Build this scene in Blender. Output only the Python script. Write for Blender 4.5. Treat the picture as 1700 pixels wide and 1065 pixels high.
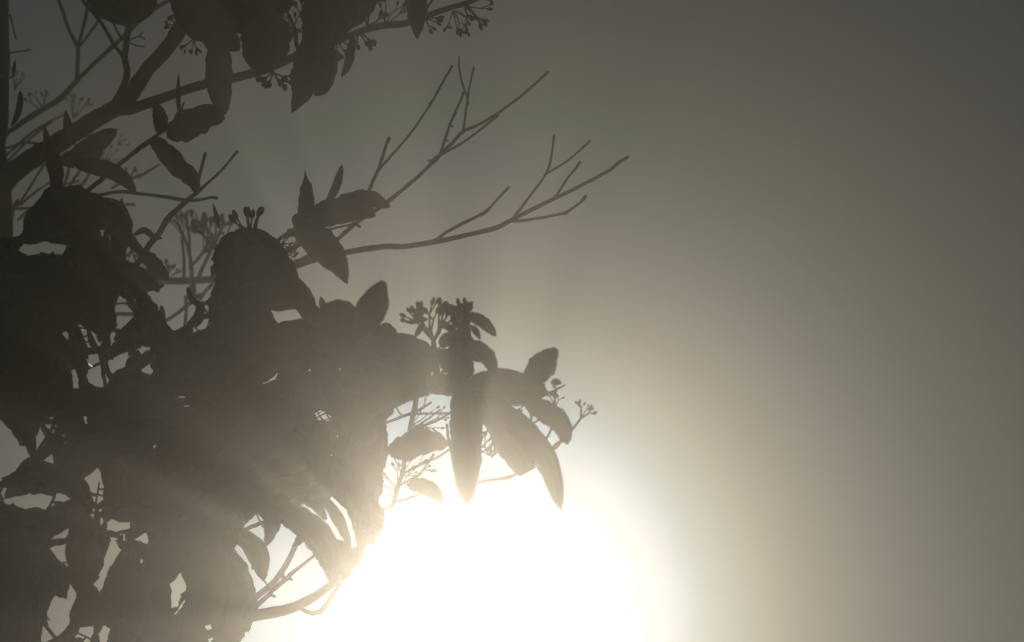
import bpy, math, random
import numpy as np
from mathutils import Vector, Matrix

# ------------------------------------------------------------------ camera, sky, sun, exposure
scene = bpy.context.scene
for o in list(bpy.data.objects):
    bpy.data.objects.remove(o, do_unlink=True)
C = scene.collection

HFOV = math.radians(25.0)
PITCH = math.radians(42.0)          # the camera looks up into the shrub
EYE = Vector((0.0, 0.0, 1.6))
FPX = 850.0 / math.tan(HFOV / 2)    # focal length in photo pixels (photo is 1700 wide)

cam_data = bpy.data.cameras.new('camera')
cam = bpy.data.objects.new('camera', cam_data)
C.objects.link(cam)
cam.location = EYE
cam.rotation_euler = (math.radians(90) + PITCH, 0, 0)
cam_data.sensor_width = 36
cam_data.angle = HFOV
cam_data.clip_start = 0.05
cam_data.clip_end = 500
cam_data.dof.use_dof = True
cam_data.dof.focus_distance = 2.72
cam_data.dof.aperture_fstop = 4.8
scene.camera = cam

FWD = Vector((0, math.cos(PITCH), math.sin(PITCH)))
UP = Vector((0, -math.sin(PITCH), math.cos(PITCH)))
RIGHT = Vector((1, 0, 0))


def ray(px, py):
    """direction (unit depth along the axis) seen at photo pixel px, py"""
    return FWD + RIGHT * ((px - 850.0) / FPX) + UP * ((532.5 - py) / FPX)


def at(px, py, d):
    return EYE + ray(px, py) * d


SUN_DIR = ray(775, 1040).normalized()
SUN_EL = math.asin(SUN_DIR.z)
SUN_ROT = math.atan2(SUN_DIR.x, SUN_DIR.y)

world = bpy.data.worlds.new('World')
scene.world = world
world.use_nodes = True
nt = world.node_tree
nt.nodes.clear()
N = nt.nodes.new
L = nt.links.new
out = N('ShaderNodeOutputWorld')
sky = N('ShaderNodeTexSky')
sky.sky_type = 'NISHITA'
sky.sun_disc = False
sky.sun_elevation = SUN_EL
sky.sun_rotation = SUN_ROT
sky.air_density = 1.0
sky.dust_density = SKY_DUST = 0.6
sky.ozone_density = 1.0
tint = N('ShaderNodeMix'); tint.data_type = 'RGBA'; tint.blend_type = 'MULTIPLY'
tint.inputs[0].default_value = 1.0
L(sky.outputs[0], tint.inputs[6])
tint.inputs[7].default_value = (1.02, 1.0, 0.84, 1)
bg = N('ShaderNodeBackground')
bg.inputs[1].default_value = 0.05
L(tint.outputs[2], bg.inputs[0])
# aureole round the sun with lens halo tints painted in: light of the sky by angle from the sun
tc = N('ShaderNodeTexCoord')
dot = N('ShaderNodeVectorMath'); dot.operation = 'DOT_PRODUCT'
L(tc.outputs['Generated'], dot.inputs[0])
dot.inputs[1].default_value = SUN_DIR
acos = N('ShaderNodeMath'); acos.operation = 'ARCCOSINE'
L(dot.outputs['Value'], acos.inputs[0])
norm = N('ShaderNodeMath'); norm.operation = 'DIVIDE'
L(acos.outputs[0], norm.inputs[0])
AUREOLE_DEG = 26.0
norm.inputs[1].default_value = math.radians(AUREOLE_DEG)
ramp = N('ShaderNodeValToRGB')
ramp.color_ramp.interpolation = 'EASE'
L(norm.outputs[0], ramp.inputs[0])
# degrees from the sun, colour of the aureole
GLARE_LOBES = [(0.027, 0.86, (0.76, 0.94, 0.95)), (0.043, 0.957, (1.0, 0.725, 0.455))]  # density, anisotropy, tint of the added veil, shaped like lens glare
AUREOLE = [
    (0.0, (0.0, 0.0, 0.0)),
    (3.0, (0.0, 0.0, 0.0)),
    (3.6, (0.0, 0.0, 0.0)),
    (4.2, (0.0, 0.0, 0.997)),
    (4.8, (0.0, 0.744, 1.667)),
    (5.3, (0.108, 0.882, 1.576)),
    (5.8, (0.092, 0.679, 0.997)),
    (6.4, (0.331, 0.652, 0.715)),
    (7.2, (0.492, 0.575, 0.449)),
    (8.4, (0.326, 0.307, 0.234)),
    (9.8, (0.206, 0.211, 0.196)),
    (11.2, (0.052, 0.117, 0.118)),
    (12.8, (0.023, 0.083, 0.021)),
    (15.0, (0.064, 0.045, 0.007)),
    (19.0, (0.016, 0.007, 0.0)),
    (26.0, (0.016, 0.008, 0.0)),
]

els = ramp.color_ramp.elements
els[0].position = 0.0; els[0].color = (*AUREOLE[0][1], 1)
els[1].position = 1.0; els[1].color = (*AUREOLE[-1][1], 1)
for deg, col in AUREOLE[1:-1]:
    e = els.new(deg / AUREOLE_DEG)
    e.color = (*col, 1)
ramp.color_ramp.interpolation = 'LINEAR'
bg2 = N('ShaderNodeBackground')
bg2.inputs[1].default_value = 1.0
L(ramp.outputs[0], bg2.inputs[0])
addsh = N('ShaderNodeAddShader')
L(bg.outputs[0], addsh.inputs[0])
L(bg2.outputs[0], addsh.inputs[1])
L(addsh.outputs[0], out.inputs[0])
try:
    world.cycles.sampling_method = 'MANUAL'
    world.cycles.sample_map_resolution = 1024
except Exception:
    pass

sun_data = bpy.data.lights.new('sun', 'SUN')
sun_data.energy = 4.0
sun_data.angle = math.radians(0.8)
sun_data.color = (1.0, 0.96, 0.89)
sun = bpy.data.objects.new('sun', sun_data)
C.objects.link(sun)
sun.location = (0, 6, 8)
sun.rotation_euler = (-SUN_DIR).to_track_quat('-Z', 'Y').to_euler()

vs = scene.view_settings
vs.view_transform = 'Standard'
vs.look = 'None'
vs.gamma = 1.0
vs.use_curve_mapping = False
vs.exposure = -2.6
scene.display_settings.display_device = 'sRGB'
scene.render.engine = 'CYCLES'
cy = scene.cycles
cy.use_denoising = True
cy.max_bounces = 5
cy.diffuse_bounces = 2
cy.glossy_bounces = 2
cy.transmission_bounces = 3
cy.volume_bounces = 0
cy.transparent_max_bounces = 8
cy.sample_clamp_indirect = 4.0


# ------------------------------------------------------------------ drawing of the plants
# Points were measured on the photograph as x, y, width; d0, d1 are their distances in metres at the two ends.
TREE_BRANCHES = [  # name, d0, d1, points
 ('trunk!', 2.98, 2.95, '-80,1300,54 -72,1000,50 -62,850,48 -44,700,46 -14,560,44 -2,440,44 0,400,44 -2,300,40 -6,250,30 -3,200,33 -1,100,33 -4,0,36 -6,-90,34'),
 ('branch', 2.96, 2.82, '-12,335,38 5,303,38 40,273,35 80,247,34 130,216,32 172,190,30 205,171,28 222,150,26 245,115,25 270,88,25 290,62,26 305,35,26 318,5,25 332,-40,24 350,-100,22'),
 ('branch', 2.86, 2.70, '190,180,22 215,181,20 263,165,17 302,151,16 342,139,16 381,131,16 419,121,15 459,107,15 493,92,14 548,72,13 590,55,12 630,43,12 669,39,12 690,33,11 722,21,10 753,11,9 787,0,8 830,-18,7 880,-40,6'),
 ('branch', 2.90, 2.95, '182,186,14 197,158,12 206,140,12 211,120,11 207,96,11 210,68,11 213,40,11 212,10,11 215,-40,10'),
 ('twig', 2.92, 3.0, '205,95,8 203,90,6 189,74,6 171,42,6 148,13,6 137,0,6 122,-30,5'),
 ('twig', 2.93, 2.95, '208,68,5 201,62,4 192,47,4 187,32,4 188,15,4'),
 ('twig', 2.93, 2.96, '211,68,3 222,63,3 231,60,2.5 241,65,2'),
 ('twig', 2.94, 2.96, '229,61,2.5 237,53,2'),
 ('twig', 2.93, 2.96, '210,68,3 217,71,2.5 229,76,2.5 239,77,2.5'),
 ('twig', 2.96, 2.92, '10,27,4 17,25,4 22,45,3 26,63,3'),
 ('twig', 2.96, 2.92, '10,88,3.5 18,87,3 34,85,3 50,82,3'),
 ('twig', 2.70, 2.60, '704,34,5 708,14,5 704,-10,4'),
 ('twig', 2.70, 2.66, '700,24,4 712,8,4 722,-6,4'),
 ('twig', 2.72, 2.68, '497,92,8 492,70,7 490,52,7 484,34,6 478,22,5'),
 ('twig', 2.78, 2.70, '470,50,4 480,45,4 497,50,4'),
]
FAR_BRANCHES = [
 ('stem!', 3.6, 3.5, '-70,1350,30 -66,1100,26 -60,850,20 -40,650,16 -6,480,13 6,420,11 20,352,8 30,330,5'),
 ('branch', 3.5, 3.35, '-60,300,12 -20,252,10 0,232,9 26,210,9 66,184,10 100,163,10 123,138,9 147,114,7.5 179,84,7.5 210,55,8 236,29,8 263,10,8 281,0,8 320,-26,8'),
 ('twig', 3.42, 3.4, '127,136,8 129,100,7 129,78,7 116,53,6.5 105,21,6 97,0,6 88,-24,6'),
 ('twig', 3.42, 3.45, '129,82,6 131,74,6 137,47,6 143,24,6 147,0,6 152,-24,6'),
 ('twig', 3.42, 3.4, '132,78,4.5 150,53,4.5 168,26,4 178,10,4'),
 ('twig', 3.9, 4.0, '-20,285,6 5,262,5 60,215,4.5 105,190,4'),
 ('twig', 3.9, 3.9, '0,282,5 14,266,5 50,230,4 84,203,4'),
 ('twig', 3.6, 3.6, '0,247,5 20,243,5 40,236,5 75,241,5'),
 ('twig', 3.5, 3.6, '28,342,4 40,326,4 62,290,4 80,262,3.5'),
 ('twig', 3.5, 3.6, '34,340,4 52,324,4 74,308,3.5 96,296,3.5'),
 ('twig', 3.5, 3.5, '26,346,5 60,344,5 110,338,5'),
 ('twig', 3.5, 3.6, '30,365,4 44,350,4 52,346,4'),
 ('twig', 3.6, 3.7, '98,326,5 108,302,5 115,275,4.5 112,262,4'),
 ('twig', 3.6, 3.7, '108,326,5 122,298,5 138,276,4'),
 ('twig', 3.6, 3.8, '116,328,6 140,302,5 152,282,4'),
 ('twig', 3.6, 3.8, '70,330,4 92,312,4 130,300,3.5'),
 ('twig', 3.5, 3.5, '186,312,5 206,300,5 235,290,5 250,281,4.5 263,273,4'),
 ('twig', 3.5, 3.5, '180,336,5 200,338,5 223,340,3.5'),
 ('twig', 3.5, 3.5, '196,356,5 205,340,4 222,338,3'),
 ('twig', 3.6, 3.6, '205,464,9 255,465,12 300,466,12 364,463,12'),
 ('twig', 3.4, 3.6, '318,500,8 318,446,7 314,420,6 305,391,5 297,376,4.5 290,366,4'),
 ('twig', 3.4, 3.6, '316,440,6 315,417,5.5 313,383,5 307,357,4.5'),
 ('twig', 3.4, 3.5, '305,470,6 305,456,6 305,425,5.5 302,395,5'),
 ('twig', 3.4, 3.5, '314,446,5 336,420,5 346,402,5 352,390,5'),
 ('twig', 3.4, 3.5, '328,470,7 331,456,7 344,428,6 354,404,6'),
 ('twig', 3.4, 3.4, '330,500,6 340,484,6 352,472,6'),
 ('twig', 3.4, 3.4, '322,500,6 323,482,6 322,470,6'),
 ('twig', 3.2, 3.2, '270,536,6 294,520,6 312,505,7 330,490,7'),
 ('twig', 3.2, 3.2, '306,548,6 309,520,6 308,495,6'),
 ('twig', 3.2, 3.2, '190,506,4 200,503,4 214,505,5 224,512,5'),
 ('twig', 3.3, 3.3, '188,520,7 205,521,7 224,521,8'),
 ('twig', 3.3, 3.3, '340,556,4 348,535,4 362,512,4'),
 ('twig', 3.3, 3.3, '326,540,5 344,520,5 358,500,5'),
]
SHRUB_BRANCHES = [
 # hidden stems that carry the foliage
 ('stem!', 2.55, 2.75, '170,1320,38 200,1180,34 228,1040,28 268,890,24 250,800,22 228,720,20 238,660,18 272,610,14 300,575,10'),
 ('stem!', 2.62, 2.60, '230,1330,34 265,1200,30 300,1110,26 322,1040,24 345,1008,22 400,1022,20'),
 ('stem', 2.66, 2.62, '262,850,20 310,790,19 390,715,17 470,660,15 560,640,13 660,635,11 740,640,9'),
 ('stem', 2.72, 2.68, '240,670,16 310,600,14 370,520,13 410,480,12 450,456,12'),
 ('branch', 2.75, 2.85, '150,1010,14 128,930,12 125,860,11 110,780,11 62,690,10 50,640,10 40,600,9 60,500,8 100,430,7 150,380,6'),
 ('branch!', 2.6, 2.5, '60,1300,16 50,1150,14 55,1010,12 50,930,10 40,880,8'),
 ('branch', 2.66, 2.55, '400,715,12 450,760,10 500,800,8 545,830,7'),
 ('branch', 2.60, 2.58, '395,1024,22 425,1021,20 477,1011,18 514,995,16 549,971,14 573,952,12 596,930,9'),
 ('branch', 2.60, 2.62, '500,1010,7 514,1017,8 530,1016,8 549,991,8 564,970,7'),
 ('branch', 2.62, 2.7, '410,1004,11 425,991,11 456,964,10 477,933,10 487,912,9 499,888,9'),
 ('branch', 2.58, 2.52, '415,1014,10 429,1003,9 452,980,8 466,967,8 495,943,6 523,921,4'),
 ('twig', 2.55, 2.55, '466,968,7 480,960,5 484,962,4'),
 ('twig', 2.55, 2.53, '446,986,7 456,990,4'),
 ('twig', 2.66, 2.62, '470,964,6 470,945,5 478,930,5'),
 ('twig', 2.64, 2.64, '404,880,7 418,874,7 440,866,7'),
 # long bare twigs against the sky
 ('bare_twig', 2.70, 2.74, '455,462,13 467,449,13 498,438,13 538,426,12 590,416,11 638,409,11 669,409,10 722,401,10 761,393,9 800,384,9 828,376,9 856,361,8 890,344,8 923,328,7 974,303,6.5 1013,281,6 1032,266,6.5 1040,261,6'),
 ('bare_twig', 2.735, 2.80, '848,367,6 853,361,6 879,326,5 907,287,5 915,259,4.5 919,232,4.5 920,227,5'),
 ('bare_twig', 2.77, 2.79, '905,289,4.5 936,271,4.2 956,255,4 974,239,4 977,236,5'),
 ('bare_twig', 2.737, 2.70, '918,331,6 923,325,5 943,294,4.6 960,274,4.5 962,270,5.5'),
 ('bare_twig', 2.735, 2.70, '850,366,7 860,367,6 898,361,5.5 930,355,4.8 939,353,8 944,350,5 955,342,5 966,333,5 971,327,7'),
 ('bare_twig', 2.72, 2.66, '716,403,7 722,399,6.5 742,385,6 761,374,6.5 790,360,5.5 799,356,5.5 806,352,9 812,346,5 824,332,4.4 840,315,4.5 843,312,5.5'),
 ('bare_twig', 2.70, 2.70, '558,424,3 564,428,2.5 577,430,2'),
 ('bare_twig', 2.70, 2.86, '445,462,6 480,440,6 520,420,7 553,403,8 585,374,8 612,356,7 643,335,7.5 690,296,7 712,275,7 721,266,11 726,260,7.5 732,254,8 750,237,7 769,218,6.5 793,207,5.5 821,191,5.5 866,158,5 900,128,4.5 907,121,6'),
 ('bare_twig', 2.80, 2.78, '724,262,6 734,255,5 757,243,4.5 780,228,4.5 822,195,4.5 825,192,5.5'),
 ('bare_twig', 2.80, 2.83, '730,257,6 732,250,5 741,224,5.5 750,198,5 756,185,5 768,159,4 769,155,4.5'),
 ('bare_twig', 2.81, 2.85, '767,222,6 769,217,5 773,187,4.5 777,160,4.5 780,140,4 785,118,4 786,114,5.5'),
 ('bare_twig', 2.83, 2.80, '778,172,4 776,162,4 767,137,3.8 762,112,3.5 762,94,3'),
 ('bare_twig', 2.71, 2.68, '598,352,7 609,325,7 620,298,6.5 629,278,7 637,253,6 642,237,6 644,232,7.5'),
 ('bare_twig', 2.70, 2.75, '626,286,6 631,279,5.5 653,254,5 682,220,5 709,181,4.6 714,173,7.5 718,167,4.6 735,136,4.5 746,116,4.3 749,111,5.5'),
 ('bare_twig', 2.81, 2.80, '757,188,4 754,192,4 751,194,3'),
 ('bare_twig', 2.81, 2.80, '747,206,4 750,209,4 752,210,3'),
 ('bare_twig', 2.81, 2.80, '739,229,4 742,233,4 744,234,3'),
 ('bare_twig', 2.78, 2.76, '718,268,5 714,266,4 711,266,3'),
 ('bare_twig', 2.68, 2.66, '597,376,5 588,370,4 585,368,3'),
 # twigs at the left middle
 ('branch', 2.74, 2.80, '215,455,12 232,432,11 246,408,11 263,388,10 279,362,11 296,346,9 310,333,9 326,320,7 345,303,5 368,282,4.5 390,255,4.5 395,250,6'),
 ('twig', 2.78, 2.76, '325,322,6 328,304,6 332,288,6 338,264,5 340,257,6'),
 ('twig', 2.82, 2.76, '150,327,6 172,322,6 200,318,6 230,321,6 263,325,6 290,329,6 315,332,6 340,330,5 352,327,4.5 358,328,5'),
 ('twig', 2.80, 2.78, '130,330,9 150,312,9 171,295,8 194,275,8 221,254,8 238,241,9 252,231,9 263,222,6 289,200,5.5 298,186,4 305,171,3'),
 ('twig', 2.78, 2.78, '289,202,4 292,192,4 296,185,4'),
 ('twig', 2.7, 2.7, '448,412,6 466,394,6 485,382,6 500,370,6'),
 ('twig', 2.7, 2.7, '462,426,8 480,415,8 498,405,8'),
 ('twig', 2.66, 2.68, '528,388,5 545,381,4 566,376,4 584,372,3.5'),
 # twigs round the crossing gaps in the middle and at the right
 ('twig', 2.60, 2.60, '640,702,5 665,692,5 691,683,5 715,668,4'),
 ('twig', 2.58, 2.60, '692,660,9 688,680,9 682,705,8 674,745,8 668,785,8 660,810,8 652,838,7'),
 ('twig', 2.56, 2.52, '684,716,5 705,706,5 725,698,4.5 750,683,4'),
 ('twig', 2.56, 2.52, '690,687,4 715,686,4 748,686,4'),
 ('twig', 2.55, 2.52, '685,712,4 700,702,4 712,694,3.5 730,680,3.5'),
 ('twig', 2.55, 2.52, '668,786,4 700,770,4 730,757,4 748,744,4'),
 ('twig', 2.55, 2.52, '690,795,4 706,775,4 720,754,4'),
 ('twig', 2.55, 2.52, '664,806,4 680,796,4 692,790,4'),
 ('twig', 2.55, 2.52, '655,832,4 675,828,4 700,818,4'),
 ('twig', 2.55, 2.52, '742,705,5 744,725,5 748,745,5'),
 ('twig', 2.5, 2.48, '795,800,5 812,797,5 835,794,6 852,789,6'),
 ('twig', 2.5, 2.48, '806,668,5 800,690,4 796,720,4'),
 ('twig', 2.5, 2.48, '797,753,4 812,742,4 830,734,4'),
 ('twig', 2.5, 2.48, '800,742,3.5 812,730,3.5 828,724,3.5'),
 ('twig', 2.48, 2.46, '894,748,4 900,740,4 910,722,4.5 920,700,5 926,685,4'),
 ('twig', 2.48, 2.44, '905,760,5 912,752,6 920,744,9 925,738,9 932,732,5 948,715,4.5 965,693,4'),
 ('twig', 2.50, 2.46, '878,676,5 882,690,5 880,702,4.5'),
 ('twig', 2.50, 2.48, '895,662,5 903,656,4 920,648,3.5 937,639,2.5'),
 ('twig', 2.5, 2.48, '880,705,3.5 905,690,3.5 918,672,3.5 922,660,3'),
 ('twig', 2.60, 2.58, '725,640,12 724,615,12 722,590,11 720,570,9'),
 ('stem', 2.62, 2.55, '735,640,22 760,620,24 770,590,24 772,560,22 770,530,16'),
 ('stem', 2.60, 2.5, '760,640,20 800,650,22 840,655,18 870,660,12 895,662,7'),
 ('twig', 2.6, 2.6, '520,697,3 535,688,3 552,680,3'),
 ('twig', 2.6, 2.6, '526,680,3 532,692,3 540,700,3'),
 ('twig', 2.6, 2.6, '540,678,3 544,690,3 552,700,3'),
 ('twig', 2.7, 2.7, '146,612,5 160,605,5 172,600,5'),
 ('twig', 2.7, 2.7, '176,652,6 172,620,6 166,590,6'),
 ('twig', 2.7, 2.7, '190,640,6 178,610,6 160,575,7 145,545,6'),
 ('twig', 2.6, 2.6, '180,890,5 196,884,5 222,878,6'),
 ('twig', 2.6, 2.6, '165,800,3 160,830,3 158,845,4 168,852,4 172,842,3'),
 ('twig', 2.6, 2.6, '74,1036,6 90,1056,6 104,1070,6'),
 ('twig', 2.6, 2.6, '128,1050,3 145,1058,3 160,1066,3'),
 ('twig', 2.6, 2.6, '268,1075,3 282,1030,3 295,1008,3 318,978,3'),
 ('twig', 2.6, 2.6, '60,750,4 78,725,6 92,700,6'),
 ('twig', 2.6, 2.6, '78,846,4 88,830,5 92,815,5'),
]
# leaves: thing, d0, d1, width, base -> tip, end (a acuminate, o oval, r rounded)
LEAVES = [
 ('t',2.70,2.66,24,'265,223 267,206 264,188 257,170','o'),
 ('t',2.72,2.66,48,'277,228 308,210 345,193 374,197','o'),
 ('t',2.70,2.70,8,'297,188 296,165 296,140 297,120','a'),
 ('t',2.70,2.70,7,'287,207 297,192 305,172','a'),
 ('t',2.72,2.64,33,'250,228 272,249 297,277 321,300 325,323','o'),
 ('t',2.76,2.70,44,'360,60 363,100 364,140 368,168 374,191','o'),
 ('t',2.74,2.70,80,'448,18 444,52 438,88 432,124','o'),
 ('t',2.70,2.62,47,'514,60 510,96 508,126 500,155 484,188','a'),
 ('t',2.70,2.64,40,'538,58 541,90 539,120 534,142 522,159','r'),
 ('t',2.70,2.64,15,'587,58 583,80 578,105 567,128','o'),
 ('t',2.66,2.60,34,'690,-34 691,0 692,36 693,66','a'),
 ('t',2.86,2.80,58,'150,-22 185,6 225,12 262,-6','o'),
 ('t',2.86,2.80,50,'205,-40 208,-10 210,12 210,36','o'),
 ('t',2.80,2.74,26,'92,322 93,285 82,245 73,208','a'),
 ('t',2.84,2.80,17,'124,240 117,222 112,204 109,181','a'),
 ('t',2.94,2.97,34,'112,268 140,250 168,232 195,214','o'),
 ('t',2.95,2.97,30,'96,268 125,262 150,258 172,250','o'),
 ('t',2.78,2.70,28,'122,273 155,276 190,286 212,303 226,320','o'),
 ('t',2.84,2.80,11,'34,150 33,172 28,192 18,210','o'),
 ('t',2.84,2.80,6,'22,128 23,118 24,108 25,98','o'),
 # dark leaves filling the top edge
 ('t',2.78,2.72,64,'300,-40 312,-5 325,30 336,70','o'),
 ('t',2.72,2.68,62,'345,-50 350,-5 356,45 362,96','o'),
 ('t',2.70,2.66,70,'318,-45 345,-10 375,20 402,52','o'),
 ('t',2.80,2.74,70,'372,-55 385,-12 398,22 404,58','o'),
 ('t',2.75,2.70,66,'420,-50 418,-15 416,10 410,44','o'),
 ('t',2.72,2.68,62,'455,-60 460,-25 465,0 470,24','o'),
 ('t',2.72,2.68,58,'480,-30 452,0 430,16 398,34','o'),
 ('t',2.70,2.62,62,'540,-50 536,-5 530,45 520,100','o'),
 ('t',2.72,2.66,62,'575,-60 572,-20 566,20 555,66','o'),
 ('t',2.68,2.64,54,'596,-55 596,-20 592,10 584,46','o'),
 ('t',2.66,2.62,30,'612,-50 613,-20 611,5 602,32','o'),
 ('t',2.74,2.7,34,'530,-10 526,25 522,60 518,96','o'),
 ('t',2.72,2.68,40,'350,20 368,50 380,66 398,84','o'),
 ('t',2.74,2.70,44,'300,-30 320,0 350,40 372,88','o'),
 # shrub: upper cluster by the bare twigs
 ('s',2.66,2.60,26,'504,372 507,345 509,318 506,280','w'),
 ('s',2.66,2.62,15,'540,338 552,322 561,300 568,273','r'),
 ('s',2.68,2.60,44,'500,368 535,356 575,348 605,350 624,359','o'),
 ('s',2.68,2.64,30,'548,344 580,334 615,330 648,344','o'),
 ('s',2.64,2.62,24,'488,374 498,364 510,366','r'),
 ('s',2.66,2.56,52,'488,366 510,384 540,412 562,440 577,472','a'),
 ('s',2.70,2.68,9,'498,394 486,388 474,393 466,396','a'),
 # domed leaf and the mass edge
 ('s',2.66,2.60,66,'400,470 404,440 406,410 403,375','o'),
 ('s',2.66,2.60,56,'392,392 425,405 456,436 494,478','o'),
 ('s',2.66,2.61,64,'376,470 384,445 386,415 384,384','o'),
 ('s',2.65,2.61,70,'395,430 425,440 455,458 486,480','o'),
 ('s',2.64,2.60,52,'410,425 450,455 485,482 525,508','o'),
 ('s',2.45,2.40,100,'560,600 562,565 562,530 560,496','r'),
 ('s',2.64,2.62,12,'540,515 536,506 532,491','a'),
 ('s',2.42,2.36,52,'588,572 604,542 618,510 637,466','e'),
 ('s',2.66,2.62,20,'600,580 620,556 632,536','a'),
 ('s',2.62,2.60,60,'590,606 632,584 680,584 728,594','o'),
 ('s',2.46,2.42,50,'560,610 595,590 630,572 672,574','o'),
 ('s',2.66,2.62,14,'618,560 634,546 644,543 664,562','o'),
 ('s',2.46,2.44,10,'711,530 697,530 684,534 670,534','a'),
 ('s',2.46,2.44,10,'704,534 698,544 692,554 686,562','a'),
 ('s',2.46,2.44,12,'728,532 740,540 752,548 764,560','o'),
 ('s',2.44,2.42,20,'772,522 790,528 806,538 824,558','o'),
 ('s',2.44,2.42,11,'782,540 790,550 798,564','a'),
 ('s',2.44,2.42,11,'762,545 755,535 749,508','a'),
 ('s',2.44,2.42,12,'764,535 763,522 762,503','a'),
 ('s',2.44,2.42,15,'774,545 774,525 770,500','a'),
 ('s',2.46,2.44,28,'730,576 745,562 765,562 790,575','r'),
 ('s',2.46,2.44,26,'748,600 756,580 766,560 770,535','o'),
 ('s',2.44,2.40,28,'770,568 795,580 812,597 822,622','o'),
 ('s',2.46,2.44,36,'724,590 740,595 755,610 765,640','o'),
 ('s',2.46,2.42,30,'768,640 772,615 770,590 775,565','o'),
 ('s',2.44,2.38,46,'866,652 882,630 902,605 924,578','e'),
 ('s',2.44,2.42,12,'915,634 924,634 933,636','a'),
 ('s',2.46,2.42,34,'770,640 805,632 845,628 890,640','o'),
 ('s',2.46,2.42,34,'822,652 850,650 880,648 910,650','o'),
 ('s',2.46,2.42,26,'800,655 830,658 860,662 885,672','o'),
 ('s',2.44,2.36,38,'868,664 900,680 930,702 943,738','r'),
 ('s',2.46,2.38,54,'774,620 774,690 774,755 776,838','r'),
 ('s',2.46,2.42,46,'765,640 770,690 775,740 780,790','o'),
 ('s',2.44,2.36,56,'786,656 826,695 852,740 876,784','j'),
 ('s',2.42,2.34,40,'806,660 862,706 908,766 932,848','o'),
 ('s',2.48,2.46,44,'642,748 670,744 705,732 746,738','o'),
 ('s',2.46,2.44,26,'676,806 700,806 720,816 736,834','o'),
 # lower right, near the sun
 ('s',2.48,2.44,26,'396,882 416,896 434,920 437,966','o'),
 ('s',2.48,2.44,26,'456,834 454,862 448,886 440,910','a'),
 ('s',2.46,2.40,40,'452,838 496,858 534,890 553,930 550,972','o'),
 ('s',2.46,2.42,20,'534,822 556,852 574,888 584,920','a'),
 ('s',2.48,2.44,24,'560,895 570,915 576,940 574,962','o'),
 # left middle
 ('t',2.74,2.70,18,'206,378 214,394 226,410 242,422','o'),
 ('t',2.72,2.70,11,'221,390 240,382 254,392 270,396','o'),
 ('t',2.74,2.70,26,'236,418 250,432 262,446 280,466','o'),
 ('t',2.76,2.74,9,'202,356 200,346 203,326','a'),
 ('s',2.70,2.68,8,'364,380 361,365 357,350 353,335','a'),
 ('s',2.70,2.68,9,'357,416 358,426 362,440','a'),
 ('s',2.70,2.68,7,'351,440 353,450 352,462','a'),
 ('t',2.72,2.66,70,'168,380 135,364 90,356 38,378','r'),
 ('t',2.72,2.66,70,'60,352 100,342 150,352 198,362','o'),
 ('t',2.70,2.66,46,'150,345 180,350 198,372 206,412','o'),
 ('t',2.70,2.66,60,'128,360 140,400 140,440 130,480','o'),
 ('t',2.72,2.68,30,'196,352 200,380 196,420 190,460','o'),
 ('s',2.66,2.60,36,'-20,440 30,444 80,440 130,456','o'),
]
# seed heads: thing, depth, base x,y, tip direction (deg, 0 right 90 up), reach px, spread deg, rays, capsule px, seed
SEED_HEADS = [
 ('f',4.1,72,186,100,34,50,4,4,1), ('f',4.1,122,196,80,38,50,4,4,2), ('f',4.1,24,150,70,32,50,-4,4,3),
 ('f',4.0,172,268,60,26,80,-5,4,4), ('f',4.0,196,240,40,16,80,-3,4,5), ('f',4.0,214,296,60,16,80,4,4,32),
 ('f',3.5,354,412,90,46,62,7,9,6), ('s',2.60,416,398,95,42,46,-7,10,7), ('f',3.4,276,464,80,26,70,5,5,8),
 ('f',3.5,222,462,75,44,75,7,6,9), ('f',3.5,180,440,80,34,80,6,6,10),
 ('f',3.6,303,392,105,34,45,4,4,11), ('f',3.6,312,384,85,32,34,4,4,12), ('f',3.6,338,420,60,48,50,5,4,33),
 ('s',2.45,720,566,92,60,52,9,9,13), ('s',2.45,768,548,95,42,40,5,7,14),
 ('s',2.44,921,676,95,24,46,4,3.5,15), ('s',2.44,964,695,62,26,44,5,4,16),
 ('s',2.52,682,706,30,60,60,6,4,17), ('s',2.50,834,704,215,50,60,6,4,18), ('s',2.5,812,756,80,40,90,5,4,19),
 ('s',2.52,668,790,60,50,80,5,4,20), ('s',2.52,660,812,110,40,90,4,4,21), ('s',2.5,868,652,-40,30,80,4,5,22),
 ('t',2.68,452,118,262,22,110,5,7,23), ('t',2.68,560,62,285,30,60,4,7,24), ('t',2.66,596,50,310,26,90,4,7,25),
 ('t',2.66,610,44,60,30,80,4,7,26), ('t',2.62,640,40,70,40,70,4,5,27), ('t',2.62,705,30,330,22,70,3,6,28),
 ('t',2.60,752,18,300,34,70,5,5,29), ('t',2.60,770,8,330,44,70,5,6,30), ('t',2.66,488,60,110,40,80,5,6,31),
 ('t',2.68,430,52,100,16,100,4,6,34), ('t',2.68,468,128,330,16,70,3,7,35), ('t',2.74,322,62,250,24,60,3,5,36),
 ('t',2.74,292,40,180,14,90,3,5,37), ('t',2.66,500,30,80,30,60,4,5,38), ('s',2.66,455,430,40,34,80,5,4,39),
 ('s',2.64,505,700,30,50,60,6,4,40), ('s',2.62,468,404,20,24,80,4,4,41), ('s',2.6,540,620,60,36,80,5,4,42),
]
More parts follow.
